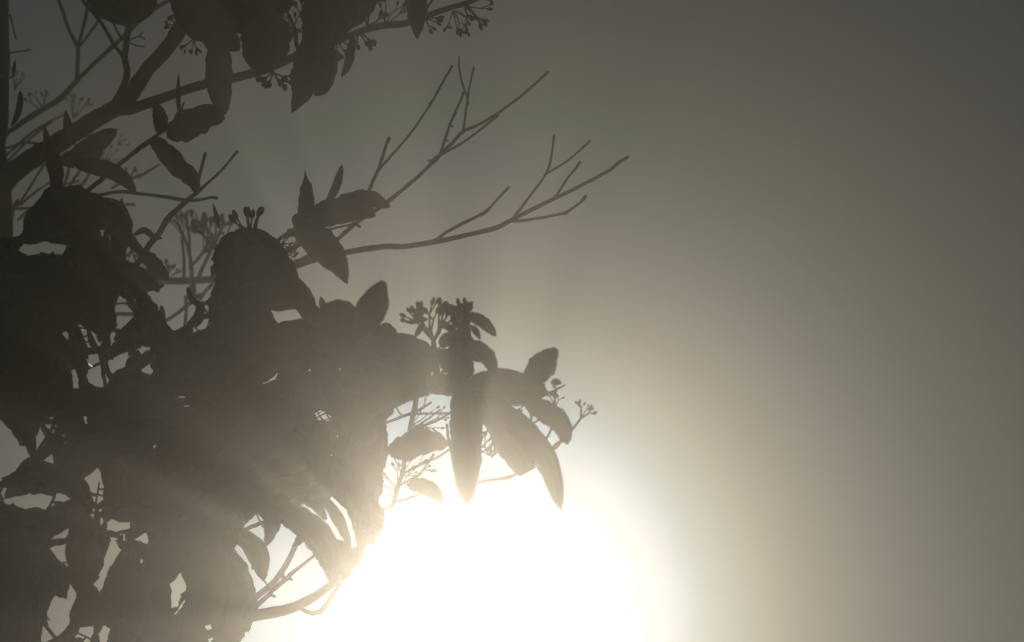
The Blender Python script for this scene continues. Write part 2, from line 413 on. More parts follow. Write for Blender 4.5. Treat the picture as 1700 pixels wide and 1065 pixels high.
# outline of the dense foliage and the sky gaps left in it (used when the inner leaves were laid out)
MASS = '-70,400 34,392 40,370 57,354 92,327 131,327 168,337 190,352 198,372 203,400 203,430 225,436 245,448 262,455 262,472 355,472 356,440 376,440 378,395 384,386 404,378 430,390 446,405 464,424 474,445 486,458 492,480 506,492 525,510 540,503 568,500 578,514 600,560 632,548 660,563 682,567 711,580 735,578 757,560 760,540 785,545 788,580 800,628 823,620 862,622 872,650 850,678 800,672 796,700 795,790 752,790 748,662 720,652 686,664 656,678 642,708 648,745 646,760 650,830 630,890 600,925 580,955 540,960 425,1022 420,1037 396,1068 380,1130 -70,1130'
GAPS = ['34,409 60,405 95,405 111,406 106,423 76,418 45,424 33,414','17,439 35,427 27,436','44,436 47,429 56,435',
'171,361 181,367 175,380 160,401 168,380','183,390 188,387 187,408 181,404',
'451,521 488,514 501,528 493,526 485,524 482,529 461,537 456,529',
'643,708 658,678 686,665 721,655 748,667 761,700 745,700 745,725 730,722 695,715 653,727',
'406,871 429,852 436,864 442,892 439,907 422,892 408,882','463,866 490,888 477,923 432,974 444,947 446,923 440,909 454,892',
'394,900 432,964 432,974 425,974 408,933 389,909','492,837 514,844 535,864 559,888 562,899 552,885 521,861 497,846',
'538,834 549,854 559,885 545,866','545,820 576,847 579,864 593,902 586,909 578,885 569,864 552,837',
'504,900 523,923 547,971 470,1008 427,1017 429,995 470,964','477,923 504,900 470,964 429,995 432,974',
'299,952 311,974 285,1010 283,971','312,984 302,1008 281,1032 295,1012','340,1046 345,1034 348,1043','343,1063 355,1058 352,1066',
'253,746 261,746 257,751','305,848 313,850 309,854','413,823 417,826 417,831','457,824 463,830 458,829',
'-70,640 0,700 5,700 49,756 0,797 -70,850','67,705 85,705 78,727 58,749','88,705 97,705 85,725','116,716 98,731 104,722','69,766 90,754 87,766',
'80,697 84,688 91,696','136,697 141,690 148,694','139,706 150,703 149,706',
'7,825 22,826 47,821 87,819 126,828 94,832 72,846 65,837 40,845 22,837 7,834','0,817 14,805 5,823',
'164,775 172,810 168,835 157,835 145,792','154,839 159,846 150,861','161,866 173,857 170,868','170,842 172,850 167,848',
'181,861 195,866 219,868 215,877 192,884 179,875','184,893 192,893 200,911 181,944 170,978 157,978 170,944 179,915','201,890 213,890 208,900',
'226,890 239,886 249,891 246,900 230,900','80,897 114,877 108,890','80,908 107,903 110,942',
'117,967 129,989 117,1013 112,1041 95,1056 78,1023 89,989 110,998','72,1032 90,1060 67,1068','132,1040 159,1040 146,1066 128,1056','177,1034 179,1066 164,1066',
'194,496 200,491 223,521 208,541 194,549','184,545 190,555 187,576 184,568','146,588 165,588 169,608 163,643 146,631','181,631 171,644 174,620',
'179,600 200,588 210,588 213,597 184,622','129,541 137,539 152,579 147,579 139,560','152,555 158,552 159,566','160,571 165,563 168,576',
'120,613 127,612 126,651 122,642','108,546 116,566 105,555','271,479 294,476 325,514 305,542 286,550 275,529','329,500 313,475 350,474 351,484 332,505',
'242,484 265,484 263,510 252,495','226,579 247,575 250,579 237,584','234,613 247,604 254,610 250,622',
'336,510 347,503 346,507','339,520 355,511 345,520','336,539 346,526 342,545','347,542 357,522 353,536','315,547 335,541 334,550','367,513 378,511 371,515',
'298,653 304,660 299,659','296,668 301,664 302,669','308,668 316,679 311,676','435,639 459,622 460,625 440,637','510,618 514,609 517,619',
'560,604 562,597 566,606 563,610','551,614 556,612 558,616','599,573 604,574 603,579','601,607 606,605 603,612','600,626 605,625 603,629','568,632 573,633 571,636',
'519,684 538,681 551,694 549,699 530,693','734,569 753,580 748,582','744,534 760,538 757,542','737,552 752,557 738,563',
'776,608 781,595 806,618 797,623 781,620','710,621 725,612 733,610 731,618','727,600 733,593 735,608','804,640 813,635 819,646','840,633 849,633 843,644',
'808,665 832,665 825,676','836,673 845,674 840,678','650,730 660,783 695,772 744,745 750,790 700,800 640,850 632,835 640,780','793,700 830,735 850,790 802,798']


def pts(s):
    return [tuple(float(v) for v in p.split(',')) for p in s.split()]


def catmull(P, n):
    """n samples of a smooth curve through the rows of P"""
    P = np.asarray(P, float)
    if len(P) == 2:
        t = np.linspace(0, 1, n)[:, None]
        return P[0] * (1 - t) + P[1] * t
    Q = np.vstack([2 * P[0] - P[1], P, 2 * P[-1] - P[-2]])
    seg = np.linalg.norm(np.diff(P[:, :2], axis=0), axis=1)
    cum = np.concatenate([[0], np.cumsum(seg)])
    s = np.linspace(0, cum[-1], n)
    k = np.clip(np.searchsorted(cum, s, side='right') - 1, 0, len(P) - 2)
    u = ((s - cum[k]) / np.maximum(seg[k], 1e-6))[:, None]
    a, b, c, d = Q[k], Q[k + 1], Q[k + 2], Q[k + 3]
    return 0.5 * (2 * b + (c - a) * u + (2 * a - 5 * b + 4 * c - d) * u ** 2 + (3 * b - a - 3 * c + d) * u ** 3)


def leaf_profile(t, kind):
    if kind == 'a':
        p = t ** 0.62 * (1 - t) ** 0.95 / 0.335
    elif kind == 'r':
        p = np.sin(np.pi * t ** 0.95) ** 0.5
    elif kind == 'e':      # broad leaf whose tip is bitten off
        p = np.where(t < 0.62, np.sin(np.pi * np.minimum(t, 0.62) * 0.8) ** 0.75, (1 - 0.82 * ((np.maximum(t, 0.62) - 0.62) / 0.38) ** 1.5))
    elif kind == 'j':      # torn end
        p = np.where(t < 0.6, np.sin(np.pi * np.minimum(t, 0.6) * 0.83) ** 0.6, 1 - 0.45 * ((np.maximum(t, 0.6) - 0.6) / 0.4) ** 2)
    elif kind == 'w':      # narrow neck below the tip
        p = np.sin(np.pi * t ** 0.75) ** 0.7 * np.where(t > 0.7, 1 - 0.75 * np.sin((t - 0.7) / 0.3 * np.pi / 2), 1)
    else:
        p = t ** 0.5 * (1 - t) ** 0.62 / 0.447
    return np.maximum(p, 0.0)


def leaf_grid(mid, w, kind, seed, n=19):
    """the pixel rows of a leaf: centre line, normal, left and right half widths"""
    rnd = np.random.RandomState(seed)
    c = catmull(mid, n)
    tan = np.gradient(c, axis=0)
    tan /= np.maximum(np.linalg.norm(tan, axis=1)[:, None], 1e-6)
    nrm = np.stack([-tan[:, 1], tan[:, 0]], 1)
    t = np.linspace(0, 1, n)
    h = 0.5 * w * leaf_profile(t, kind)
    worn = 1.9 if seed % 3 == 1 else 1.0        # some margins are more torn than others
    ph = rnd.rand(4) * 6.28
    f = 9 + 6 * rnd.rand(2)
    wl = 1 + worn * 0.04 * np.sin(f[0] * t * 2 + ph[0]) + 0.035 * np.sin(f[1] * t * 4 + ph[1]) + worn * 0.014 * rnd.randn(n)
    wr = 1 + worn * 0.04 * np.sin(f[1] * t * 2 + ph[2]) + 0.035 * np.sin(f[0] * t * 4 + ph[3]) + worn * 0.014 * rnd.randn(n)
    return c, nrm, h * wl, h * wr


# inner leaves of the dense foliage
FILL = '''
2.57,2.60,51,o -35,624 9,645 42,676 55,717
2.60,2.58,59,a 195,968 229,1017 272,1053 323,1067
2.56,2.54,69,o 558,707 509,738 456,761 406,769
2.58,2.57,54,o 424,592 427,533 410,482 367,450
2.60,2.61,53,o 376,924 380,970 374,1014 354,1050
2.60,2.63,64,r 361,751 323,795 278,831 230,851
2.67,2.69,63,o -14,574 -18,517 -34,465 -66,427
2.65,2.68,58,o 233,745 184,746 136,752 95,763
2.65,2.67,55,o 7,859 -3,913 -28,956 -72,978
2.64,2.66,43,r -60,521 -39,478 -35,435 -53,396
2.63,2.65,44,r 159,664 109,666 67,650 41,612
2.53,2.56,67,o 317,770 346,715 390,680 446,676
2.64,2.64,40,a 193,855 200,823 202,791 198,764
2.61,2.60,59,r 174,501 116,482 58,480 9,504
2.60,2.62,45,o 87,862 35,875 -16,871 -56,844
2.52,2.52,27,a 547,914 527,890 502,875 475,873
2.65,2.67,67,a -4,684 -17,633 -34,584 -55,543
2.64,2.66,69,o 64,500 37,548 17,599 8,645
2.59,2.60,70,a 434,621 375,621 318,631 273,655
2.52,2.51,52,o 504,654 550,656 595,662 632,676
2.64,2.63,45,a 106,814 125,772 126,731 102,696
2.62,2.64,55,o 132,499 170,472 212,460 252,471
2.46,2.48,54,a 596,733 606,780 605,827 591,867
2.56,2.59,38,o 325,1128 314,1089 316,1052 336,1023
2.64,2.62,59,o 62,967 37,1019 4,1064 -37,1092
2.64,2.62,62,r 142,670 200,664 258,666 306,680
2.53,2.55,12,o 491,504 501,516 510,529 516,541
2.52,2.51,65,o 373,547 421,568 467,592 503,619
2.53,2.55,49,o 578,749 549,790 511,814 464,811
2.65,2.64,46,o 293,678 287,730 265,771 223,792
2.56,2.53,61,r 421,683 404,738 375,784 333,812
2.54,2.55,59,o 503,625 479,668 461,713 455,755
2.63,2.62,31,o 8,797 41,797 73,803 99,815
2.49,2.47,32,r 592,785 595,736 613,696 650,672
2.55,2.55,67,r 311,935 336,879 375,838 430,825
2.64,2.66,39,o 296,643 260,643 229,632 211,604
2.53,2.51,42,r 516,561 497,604 469,640 432,658
2.55,2.55,62,o 338,1040 348,985 355,930 359,882
2.64,2.65,37,r -58,894 -34,871 -12,845 2,819
2.44,2.43,39,r 609,607 647,625 687,637 723,640
2.62,2.61,36,a 151,999 133,959 131,919 154,886
2.56,2.53,49,o 306,664 359,656 414,652 460,655
2.67,2.64,50,o -61,1078 -41,1037 -35,995 -50,957
2.49,2.49,50,a 551,772 587,811 611,855 616,901
2.65,2.64,31,o 223,796 235,830 235,863 218,890
2.63,2.63,49,o 159,1100 215,1097 271,1093 319,1086
2.64,2.64,69,o 315,686 258,700 208,726 176,766
2.56,2.57,57,o 517,496 465,487 414,492 373,515
2.42,2.45,46,r 696,646 646,656 601,678 571,713
2.62,2.60,46,r -32,1059 15,1088 64,1098 110,1080
2.63,2.63,50,a 304,1116 345,1098 375,1070 385,1030
2.65,2.66,70,a 98,979 47,940 18,891 22,833
2.57,2.55,45,r 72,1068 27,1087 -20,1104 -61,1115
2.53,2.53,41,a 398,844 376,884 365,926 370,965
2.53,2.56,50,o 514,783 465,796 424,822 400,860
2.65,2.67,35,o 186,499 146,513 105,524 69,529
2.65,2.65,22,o -21,415 4,413 27,405 42,389
2.61,2.63,24,o 191,565 217,556 238,540 246,516
2.59,2.57,49,a 231,655 174,666 120,663 75,639
2.57,2.57,47,o 380,1063 393,1028 406,994 415,963
2.58,2.58,34,a 62,510 82,549 106,584 135,608
2.64,2.62,57,a 329,624 297,591 262,560 229,538
2.62,2.60,43,o -37,843 -42,888 -51,932 -64,969
2.62,2.61,20,a 129,865 140,853 147,839 149,825
2.58,2.58,15,a 234,547 228,563 220,579 212,592
2.58,2.58,34,o 324,924 291,936 266,958 258,989
2.65,2.62,37,o 94,1125 52,1105 8,1095 -32,1102
2.57,2.58,47,a 48,574 75,599 96,628 107,659
2.58,2.60,57,o 200,935 216,984 218,1034 201,1076
2.64,2.65,12,o 151,587 139,584 127,582 116,582
2.66,2.65,19,r 2,397 12,410 24,422 36,430
2.58,2.58,41,a 148,815 110,800 73,780 45,758
2.64,2.63,12,r 58,778 61,764 65,751 68,740
2.60,2.57,51,r 104,597 69,639 46,686 43,734
2.64,2.61,50,o 205,732 234,782 274,815 327,818
2.52,2.51,60,o 615,639 609,690 586,731 543,750
2.57,2.57,58,a 294,854 276,908 249,956 212,989
2.67,2.67,68,o 45,439 11,480 -19,523 -40,563
2.62,2.62,49,a 207,609 194,659 177,707 158,747
2.67,2.69,34,o 117,363 87,376 57,390 31,401
2.63,2.63,42,o 262,923 261,970 267,1017 281,1055
2.59,2.56,34,r 223,569 236,538 239,506 227,478
2.60,2.62,37,r 67,1090 111,1087 154,1092 189,1108
2.60,2.61,39,o 115,1026 158,1016 199,1019 233,1039
2.66,2.67,33,o 48,871 62,908 82,940 111,960
2.62,2.65,70,a 403,535 360,578 308,604 254,603
2.66,2.66,25,o 74,732 96,744 117,758 132,774
2.62,2.61,50,a 304,881 319,930 336,978 354,1019
2.63,2.60,20,o 105,933 101,955 102,977 111,994
2.64,2.61,28,a 183,754 183,789 192,821 212,844
2.52,2.51,60,o 530,699 474,703 421,714 377,734
2.66,2.66,49,o 183,671 163,731 126,775 70,790
2.60,2.62,42,a 373,479 394,514 410,551 418,585
2.66,2.64,24,o 165,500 177,517 184,535 184,553
2.60,2.57,44,a 395,694 338,698 283,690 239,665
2.51,2.51,64,o 386,655 418,607 461,572 512,564
2.61,2.58,65,o 10,909 7,964 -1,1019 -15,1064
2.65,2.62,32,o 124,657 122,687 130,714 152,731
2.46,2.45,26,o 607,848 604,871 601,895 598,916
2.61,2.58,18,r 267,581 248,589 234,601 228,619
2.63,2.64,12,a 68,767 71,757 75,747 78,738
2.65,2.65,53,o 181,555 154,518 119,496 78,495
2.59,2.58,51,o 229,1035 204,1077 169,1107 126,1115
2.64,2.64,18,r 335,556 318,561 301,564 285,564
2.60,2.59,31,a 376,395 379,437 369,476 345,505
2.58,2.57,48,r 411,849 454,822 499,811 542,824
2.42,2.44,48,o 573,640 616,633 659,629 697,628
2.62,2.60,63,o 398,727 352,744 308,766 274,790
2.63,2.61,35,a 68,960 58,993 52,1027 55,1057
2.64,2.66,14,o 210,885 220,902 223,920 215,936
2.50,2.49,29,r 491,482 516,517 529,556 522,595
2.62,2.65,20,a 122,543 122,566 119,587 112,605
2.60,2.61,24,a 247,510 259,529 270,549 278,567
2.62,2.65,27,o 189,861 225,853 258,858 282,882
2.45,2.45,8,r 611,902 617,891 625,884 635,881
2.65,2.67,28,r 131,560 109,596 103,634 121,668
2.58,2.57,17,r 112,725 95,736 80,749 69,763
2.49,2.48,41,r 529,615 552,651 569,689 576,725
2.66,2.63,41,o 155,958 153,918 139,882 110,859
2.63,2.64,22,a 243,858 254,881 256,904 245,923
2.49,2.51,45,a 521,614 504,655 504,695 527,729
2.65,2.65,27,o 236,1111 270,1117 304,1115 333,1103
2.60,2.57,20,a 154,821 131,831 113,846 106,868
2.61,2.64,21,o 316,543 302,554 287,563 273,569
2.67,2.69,24,o -60,561 -55,586 -57,611 -70,630
2.62,2.64,32,r 109,992 81,960 65,924 69,885
2.58,2.61,20,r 116,1049 126,1030 131,1010 127,991
2.67,2.66,32,o -53,479 -53,511 -55,543 -62,570
2.60,2.59,16,o 132,1037 118,1050 107,1065 102,1080
2.58,2.59,35,a -65,631 -28,644 0,667 10,701
2.57,2.59,21,a 137,591 136,607 136,623 135,637
2.58,2.59,21,a 201,1014 195,1041 185,1066 172,1086
2.59,2.61,29,o 173,1005 148,984 134,958 138,929
2.58,2.57,40,a 367,916 388,946 408,977 422,1006
2.66,2.64,22,o 139,1061 121,1071 103,1074 87,1064
2.62,2.64,10,o 193,1128 206,1124 218,1124 229,1130
2.49,2.46,28,a 769,662 751,642 728,630 704,632
2.65,2.66,19,r 229,526 218,543 204,556 188,564
2.64,2.66,13,o 345,1127 328,1124 312,1123 298,1125
2.62,2.59,26,a 84,654 69,677 60,701 60,725
2.64,2.65,8,r 146,543 148,554 150,565 152,574
2.61,2.60,34,o 375,1096 338,1079 311,1052 305,1015
2.48,2.48,51,o 720,584 689,611 664,642 653,677
2.56,2.58,14,r 348,492 353,510 363,523 378,528
2.59,2.59,12,o 31,738 40,734 51,730 59,728
2.50,2.52,40,r 531,704 531,741 525,778 513,808
2.66,2.68,45,r 222,902 212,943 192,978 162,1000
2.59,2.61,21,o 17,692 36,708 47,728 48,750
2.57,2.59,17,o 180,582 199,575 218,572 236,576
2.63,2.66,44,r 332,1117 311,1078 305,1037 319,1000
2.66,2.66,34,o -59,982 -53,1012 -54,1041 -64,1066
2.61,2.61,38,a 186,1078 143,1092 103,1090 70,1065
2.57,2.56,17,o 407,936 404,950 406,963 415,973
2.66,2.63,22,r 224,1022 199,1022 174,1028 156,1041
2.66,2.68,13,a 212,484 216,497 220,510 226,520
2.63,2.62,25,r -9,407 -31,418 -52,420 -71,408
2.62,2.63,26,o 314,968 321,1001 315,1031 293,1053
2.62,2.65,39,o 14,864 51,866 87,863 117,855
2.63,2.64,28,a 146,851 131,877 120,904 116,929
2.57,2.60,19,r 135,618 139,636 143,655 143,671
2.63,2.62,37,o 290,694 271,662 266,630 280,600
2.52,2.50,14,r 390,1082 381,1099 371,1115 361,1129
2.66,2.65,20,a -68,858 -48,848 -30,836 -17,822
2.61,2.63,10,o 268,506 269,518 271,529 275,538
2.44,2.47,23,r 631,775 631,753 634,731 641,713
2.56,2.55,17,o 324,543 329,528 333,512 338,499
2.58,2.59,13,o -9,807 8,803 25,804 38,812
2.59,2.56,25,o 84,937 110,953 139,962 166,957
2.60,2.61,18,a 82,820 69,808 55,803 40,807
2.58,2.59,24,o 245,582 258,597 265,615 262,633
2.64,2.65,14,o 203,374 190,378 179,385 173,397
2.61,2.59,20,o 178,389 170,409 170,429 179,445
2.62,2.61,25,o 71,854 92,851 112,849 130,849
2.58,2.56,19,o 224,460 241,464 255,472 264,485
2.61,2.61,12,a 184,822 175,834 163,841 150,842
2.47,2.44,23,r 550,947 572,935 592,921 606,905
2.59,2.60,22,a 427,940 420,919 407,904 388,900
2.51,2.51,32,r 631,825 620,791 617,755 626,725
2.62,2.61,13,a 94,689 99,702 101,716 99,728
2.56,2.53,38,o 398,517 375,545 346,560 314,558
2.66,2.65,15,r 84,423 100,430 117,438 131,445
2.60,2.60,27,o 93,688 121,708 150,718 180,713
2.66,2.68,12,a 141,567 139,578 141,589 148,597
2.54,2.53,36,o 543,579 542,615 554,645 582,662
2.57,2.57,21,o 103,596 107,615 112,633 119,648
2.57,2.56,26,o -2,684 25,703 47,726 57,753
2.49,2.46,12,o 632,843 628,856 628,869 636,879
2.57,2.60,23,r 433,635 445,619 459,606 474,597
2.59,2.60,27,a 335,976 324,999 307,1018 286,1028
2.58,2.58,33,o 87,971 60,1010 52,1051 70,1089
2.64,2.64,15,a 177,397 179,415 186,431 198,442
2.61,2.63,35,r 355,812 339,842 317,864 288,872
2.58,2.55,18,a 72,816 89,811 107,810 122,816
2.58,2.55,21,o 128,501 152,519 166,542 165,569
2.66,2.65,29,o 121,408 106,444 81,471 45,478
2.56,2.55,17,o 425,850 410,856 400,867 397,881
2.61,2.59,26,r -67,1122 -52,1094 -47,1065 -56,1038
2.64,2.65,12,a -33,829 -23,823 -15,815 -9,807
2.67,2.68,21,o 83,1122 101,1118 119,1118 134,1121
2.65,2.63,16,o 51,796 37,807 22,818 9,826
2.65,2.63,9,o 77,908 87,903 97,898 106,896
2.59,2.61,15,o -68,626 -53,637 -42,651 -40,668
2.59,2.58,15,o 211,908 202,925 192,940 181,952
2.47,2.49,28,r 774,649 739,643 703,637 672,634
2.59,2.57,16,a 4,803 -10,815 -19,830 -17,847
2.57,2.60,33,r 119,861 86,873 61,894 51,924
2.59,2.59,9,o 312,475 314,486 317,497 322,505
2.65,2.65,14,o 161,871 167,883 175,893 185,898
2.52,2.51,26,o 598,606 580,620 560,629 539,629
2.60,2.59,31,o 124,1053 104,1073 80,1085 54,1085
2.56,2.55,22,a 413,1040 412,1020 417,1002 428,988
2.62,2.61,25,a 209,901 233,912 253,926 266,944
2.48,2.49,16,o 506,826 521,837 534,850 542,864
2.66,2.66,26,o -65,434 -57,454 -56,474 -62,491
2.58,2.58,11,r 204,893 190,887 176,885 163,887
2.52,2.49,25,r 604,906 580,924 554,932 528,925
2.65,2.62,15,o 109,947 94,936 82,923 78,907
2.59,2.58,25,o 69,817 97,805 125,801 150,810
2.42,2.43,16,r 639,856 628,846 619,834 614,822
2.61,2.59,14,a 184,991 183,972 183,953 184,937
2.61,2.60,22,o 49,1124 24,1114 -1,1113 -22,1127
2.51,2.53,29,o 516,541 488,549 459,553 434,549
2.62,2.61,9,a 165,585 157,577 151,567 149,558
2.46,2.44,12,r 737,634 721,639 707,648 699,660
2.58,2.59,33,a 200,454 184,479 179,506 191,530
2.63,2.61,19,a 116,947 109,963 106,980 109,995
2.59,2.60,15,o 159,1050 158,1062 157,1073 156,1083
2.58,2.61,8,r 171,586 160,583 149,580 139,578
2.65,2.64,46,o 54,536 90,522 127,519 159,531
2.62,2.60,12,o 83,398 97,397 109,401 117,411
2.65,2.65,13,o 40,392 29,398 17,400 6,397
2.48,2.49,20,o 473,864 494,876 510,893 516,914
2.57,2.59,29,a 400,1046 374,1071 361,1101 368,1133
2.51,2.51,29,o 576,692 547,713 515,722 483,711
2.61,2.59,13,o -60,977 -62,992 -65,1007 -70,1019
2.59,2.60,8,r 79,724 78,736 74,746 65,752
2.58,2.57,41,o 55,1118 23,1109 -8,1105 -36,1111
2.53,2.53,12,r 547,953 539,940 531,926 525,914
2.55,2.58,13,a 353,496 354,511 352,526 345,537
2.56,2.56,13,r 317,538 315,554 317,569 327,580
2.52,2.53,30,o 555,809 577,827 599,848 615,867
2.65,2.63,13,r 181,596 176,578 175,561 181,547
2.59,2.61,15,r 370,1050 356,1051 341,1053 329,1055
2.64,2.66,11,o 60,429 72,430 83,426 90,417
2.44,2.45,10,o 768,587 779,590 789,595 796,601
2.57,2.59,16,r 178,829 180,843 179,857 173,868
2.52,2.54,34,o 460,865 441,833 414,813 380,813
2.60,2.61,13,o 135,820 143,830 153,837 164,837
2.58,2.58,37,a 178,1106 216,1109 252,1116 283,1126
2.60,2.60,22,o 227,854 205,852 183,852 164,857
2.59,2.58,36,r 88,1118 120,1111 152,1112 178,1125
2.57,2.55,44,o 322,1013 321,1051 331,1085 355,1109
2.66,2.66,10,o -70,871 -62,862 -58,851 -61,841
2.66,2.68,25,o 230,580 219,611 220,640 239,664
2.63,2.61,12,a 169,929 171,915 175,901 180,890
2.66,2.67,11,o 96,717 91,727 84,736 75,741
2.58,2.58,20,r 88,721 95,744 98,768 95,789
2.64,2.65,11,o 19,709 26,718 32,727 33,736
2.48,2.48,26,o 792,631 798,652 798,674 792,692
2.54,2.53,11,o 384,1121 377,1111 372,1101 373,1091
2.61,2.60,12,o 113,900 114,915 115,929 116,941
2.47,2.48,42,a 664,632 641,661 628,693 631,725
2.62,2.61,15,o 171,604 174,591 174,578 168,568
2.63,2.65,24,o 141,567 131,586 120,603 108,616
2.58,2.59,11,o -15,1129 -26,1124 -37,1121 -47,1122
2.60,2.59,13,o 180,556 178,571 180,586 188,598
2.61,2.58,12,a 44,737 52,749 59,761 66,771
2.65,2.64,13,o 223,922 210,913 201,901 198,887
2.59,2.57,47,o 436,731 418,770 410,811 415,848
2.55,2.58,8,r 298,998 306,990 313,982 317,973
2.58,2.56,13,o 216,553 228,561 239,569 248,576
2.45,2.44,10,o 681,661 692,655 703,653 714,655
2.57,2.59,32,o 381,428 377,455 368,478 350,494
2.64,2.66,31,o 198,489 225,479 248,465 264,446
2.63,2.66,25,o 64,358 56,377 44,393 28,402
2.60,2.62,23,a 297,948 273,962 250,979 233,997
2.59,2.58,9,r 174,596 176,607 179,619 184,628
2.52,2.53,44,o 403,671 445,660 479,638 499,606
2.59,2.57,11,o 161,845 161,858 162,870 167,880
2.57,2.59,8,o 273,473 262,476 252,479 244,483
2.46,2.45,24,r 633,792 619,822 618,852 635,878
2.47,2.47,15,o 534,931 542,941 547,953 547,965
2.63,2.64,39,o 86,864 47,867 12,856 -11,828
2.64,2.66,14,r 89,1065 102,1059 112,1049 116,1036
2.53,2.54,20,o 425,992 415,1011 410,1031 412,1050
2.57,2.55,10,r 19,407 26,417 35,423 46,424
2.58,2.56,23,a 140,1006 132,1023 122,1038 111,1049
2.54,2.53,16,o 480,837 498,830 515,830 529,841
2.42,2.43,16,o 726,595 712,611 706,629 712,648
2.64,2.64,19,r 266,531 277,550 290,567 305,578
2.53,2.51,21,r 351,519 370,493 377,466 367,439
2.61,2.58,44,r 279,545 283,590 274,630 246,659
2.66,2.64,13,r 164,648 152,644 141,638 134,630
2.57,2.58,23,o 163,877 145,866 130,851 124,833
2.59,2.58,24,o -13,1106 -32,1112 -51,1119 -66,1128
2.66,2.65,11,o 132,992 127,1004 121,1016 115,1025
2.65,2.64,17,o 181,897 171,908 165,921 166,934
2.57,2.54,13,o 287,662 302,666 317,667 330,665
2.44,2.47,12,a 752,586 747,601 739,613 729,622
2.58,2.55,15,r -67,1104 -64,1092 -63,1079 -66,1068
2.60,2.57,21,a 105,446 89,440 75,430 66,417
2.58,2.57,13,o 90,880 81,891 77,903 79,915
2.52,2.53,10,a 407,915 415,925 420,936 418,947
2.66,2.63,22,o 158,1128 176,1117 195,1114 213,1123
2.61,2.58,20,a 413,946 395,934 384,917 383,897
2.64,2.63,14,a -66,566 -64,581 -63,597 -63,610
2.63,2.62,10,o 173,810 176,821 175,832 169,840
2.65,2.68,10,a 130,890 119,895 107,897 96,893
2.63,2.65,24,r 99,788 71,796 44,808 23,823
2.58,2.55,13,o 4,808 -5,818 -10,829 -8,840
2.56,2.59,13,r 277,1121 292,1122 307,1124 319,1128
2.60,2.63,18,o 71,846 55,851 39,856 27,863
2.58,2.61,16,r 49,760 40,774 32,788 27,801
2.67,2.64,15,o 50,819 64,812 78,811 90,818
2.63,2.66,18,o 76,397 96,396 115,399 130,409
2.67,2.66,15,a -26,819 -31,833 -40,843 -53,846
2.47,2.50,15,a 503,880 500,891 493,901 484,907
2.57,2.60,20,a 124,539 127,556 133,572 143,584
2.64,2.63,19,a 148,994 159,1017 162,1041 156,1063
2.52,2.52,13,a 428,1011 418,1020 413,1031 413,1044
2.62,2.61,22,a 66,985 64,1006 68,1025 81,1038
2.64,2.64,11,o 175,864 172,876 165,885 155,888
2.59,2.58,15,a 315,842 302,848 292,858 289,870
2.55,2.56,18,a 383,1109 367,1114 352,1122 342,1132
2.64,2.67,14,a 227,611 237,603 247,596 256,590
2.59,2.62,32,r 50,883 64,909 82,933 102,950
2.59,2.61,43,o 411,1018 387,1044 370,1073 364,1102
2.63,2.60,12,r 69,1037 64,1051 57,1065 48,1076
2.47,2.49,31,o 615,783 609,822 613,860 631,890
2.64,2.66,46,o 74,550 75,594 90,633 122,657
2.65,2.63,23,o 24,402 3,406 -17,407 -35,402
2.59,2.60,12,o -18,675 -11,683 -4,691 2,697
2.56,2.55,11,o 332,972 322,979 310,985 299,988
2.64,2.64,33,a -41,1127 -8,1111 24,1109 52,1127
2.54,2.55,24,o 341,583 357,558 365,531 360,505
2.53,2.51,17,a 438,875 451,866 464,863 477,869
2.63,2.66,24,a 131,832 104,846 76,855 49,854
2.63,2.64,22,o -20,674 -33,654 -51,640 -73,638
2.52,2.50,12,a 578,840 568,831 558,824 547,821
2.59,2.58,18,a 229,570 213,574 200,581 192,592
2.63,2.63,18,r -48,835 -52,855 -59,873 -68,887
2.62,2.63,11,a 234,521 224,531 213,540 202,545
2.59,2.58,20,r 103,534 122,551 132,572 127,596
2.63,2.63,15,o -69,601 -62,613 -59,625 -64,637
2.63,2.65,16,o -62,921 -62,905 -63,890 -64,877
2.61,2.60,10,o 217,897 226,888 236,882 247,881
2.58,2.61,21,o 111,674 92,678 75,686 64,699
2.58,2.56,17,o 102,709 93,728 79,743 61,750
2.64,2.63,37,o 229,709 236,743 252,771 280,786
2.61,2.61,36,o 0,399 -6,430 -3,460 13,483
2.47,2.47,48,r 541,637 532,595 514,557 487,531
2.53,2.52,13,r 584,932 571,943 558,954 547,963
2.67,2.67,28,o 68,647 91,669 104,696 101,725
2.60,2.61,12,r -67,442 -65,428 -63,415 -63,403
2.63,2.61,10,a 123,1038 136,1036 148,1036 159,1039
2.58,2.58,11,r 438,963 432,953 426,944 419,937
2.58,2.60,29,o 79,877 114,858 137,830 139,793
2.56,2.58,14,a 330,519 322,532 312,542 299,546
2.59,2.61,13,o 449,875 442,859 431,848 416,845
2.62,2.61,11,o 268,1023 278,1018 288,1013 297,1008
2.59,2.58,34,o 207,1085 243,1071 274,1049 291,1019
2.58,2.60,11,r 63,685 72,693 81,699 91,702
2.50,2.49,20,a 506,837 523,833 539,834 552,840
2.52,2.50,28,a 628,649 628,680 631,712 637,738
2.48,2.47,30,a 579,805 588,831 592,858 587,882
2.63,2.64,27,r 123,865 97,872 75,886 64,908
2.51,2.49,13,o 530,930 527,919 520,909 510,905
2.49,2.50,31,o 642,736 627,760 622,786 632,810
2.65,2.68,23,a 55,813 36,811 18,816 7,829
2.60,2.61,16,o 223,856 224,870 221,884 213,893
2.60,2.62,10,a 72,999 71,1012 75,1023 84,1030
2.66,2.68,8,o 178,601 174,611 171,622 172,631
2.62,2.60,13,a 146,814 147,826 151,837 160,844
2.51,2.54,28,o 563,529 528,540 493,543 461,537
2.57,2.57,20,o -53,839 -37,838 -23,833 -12,825
2.62,2.60,23,a 59,769 41,785 21,794 1,794
2.60,2.61,13,o -70,463 -62,476 -59,491 -63,504
2.66,2.67,18,r 161,1007 173,991 179,974 178,956
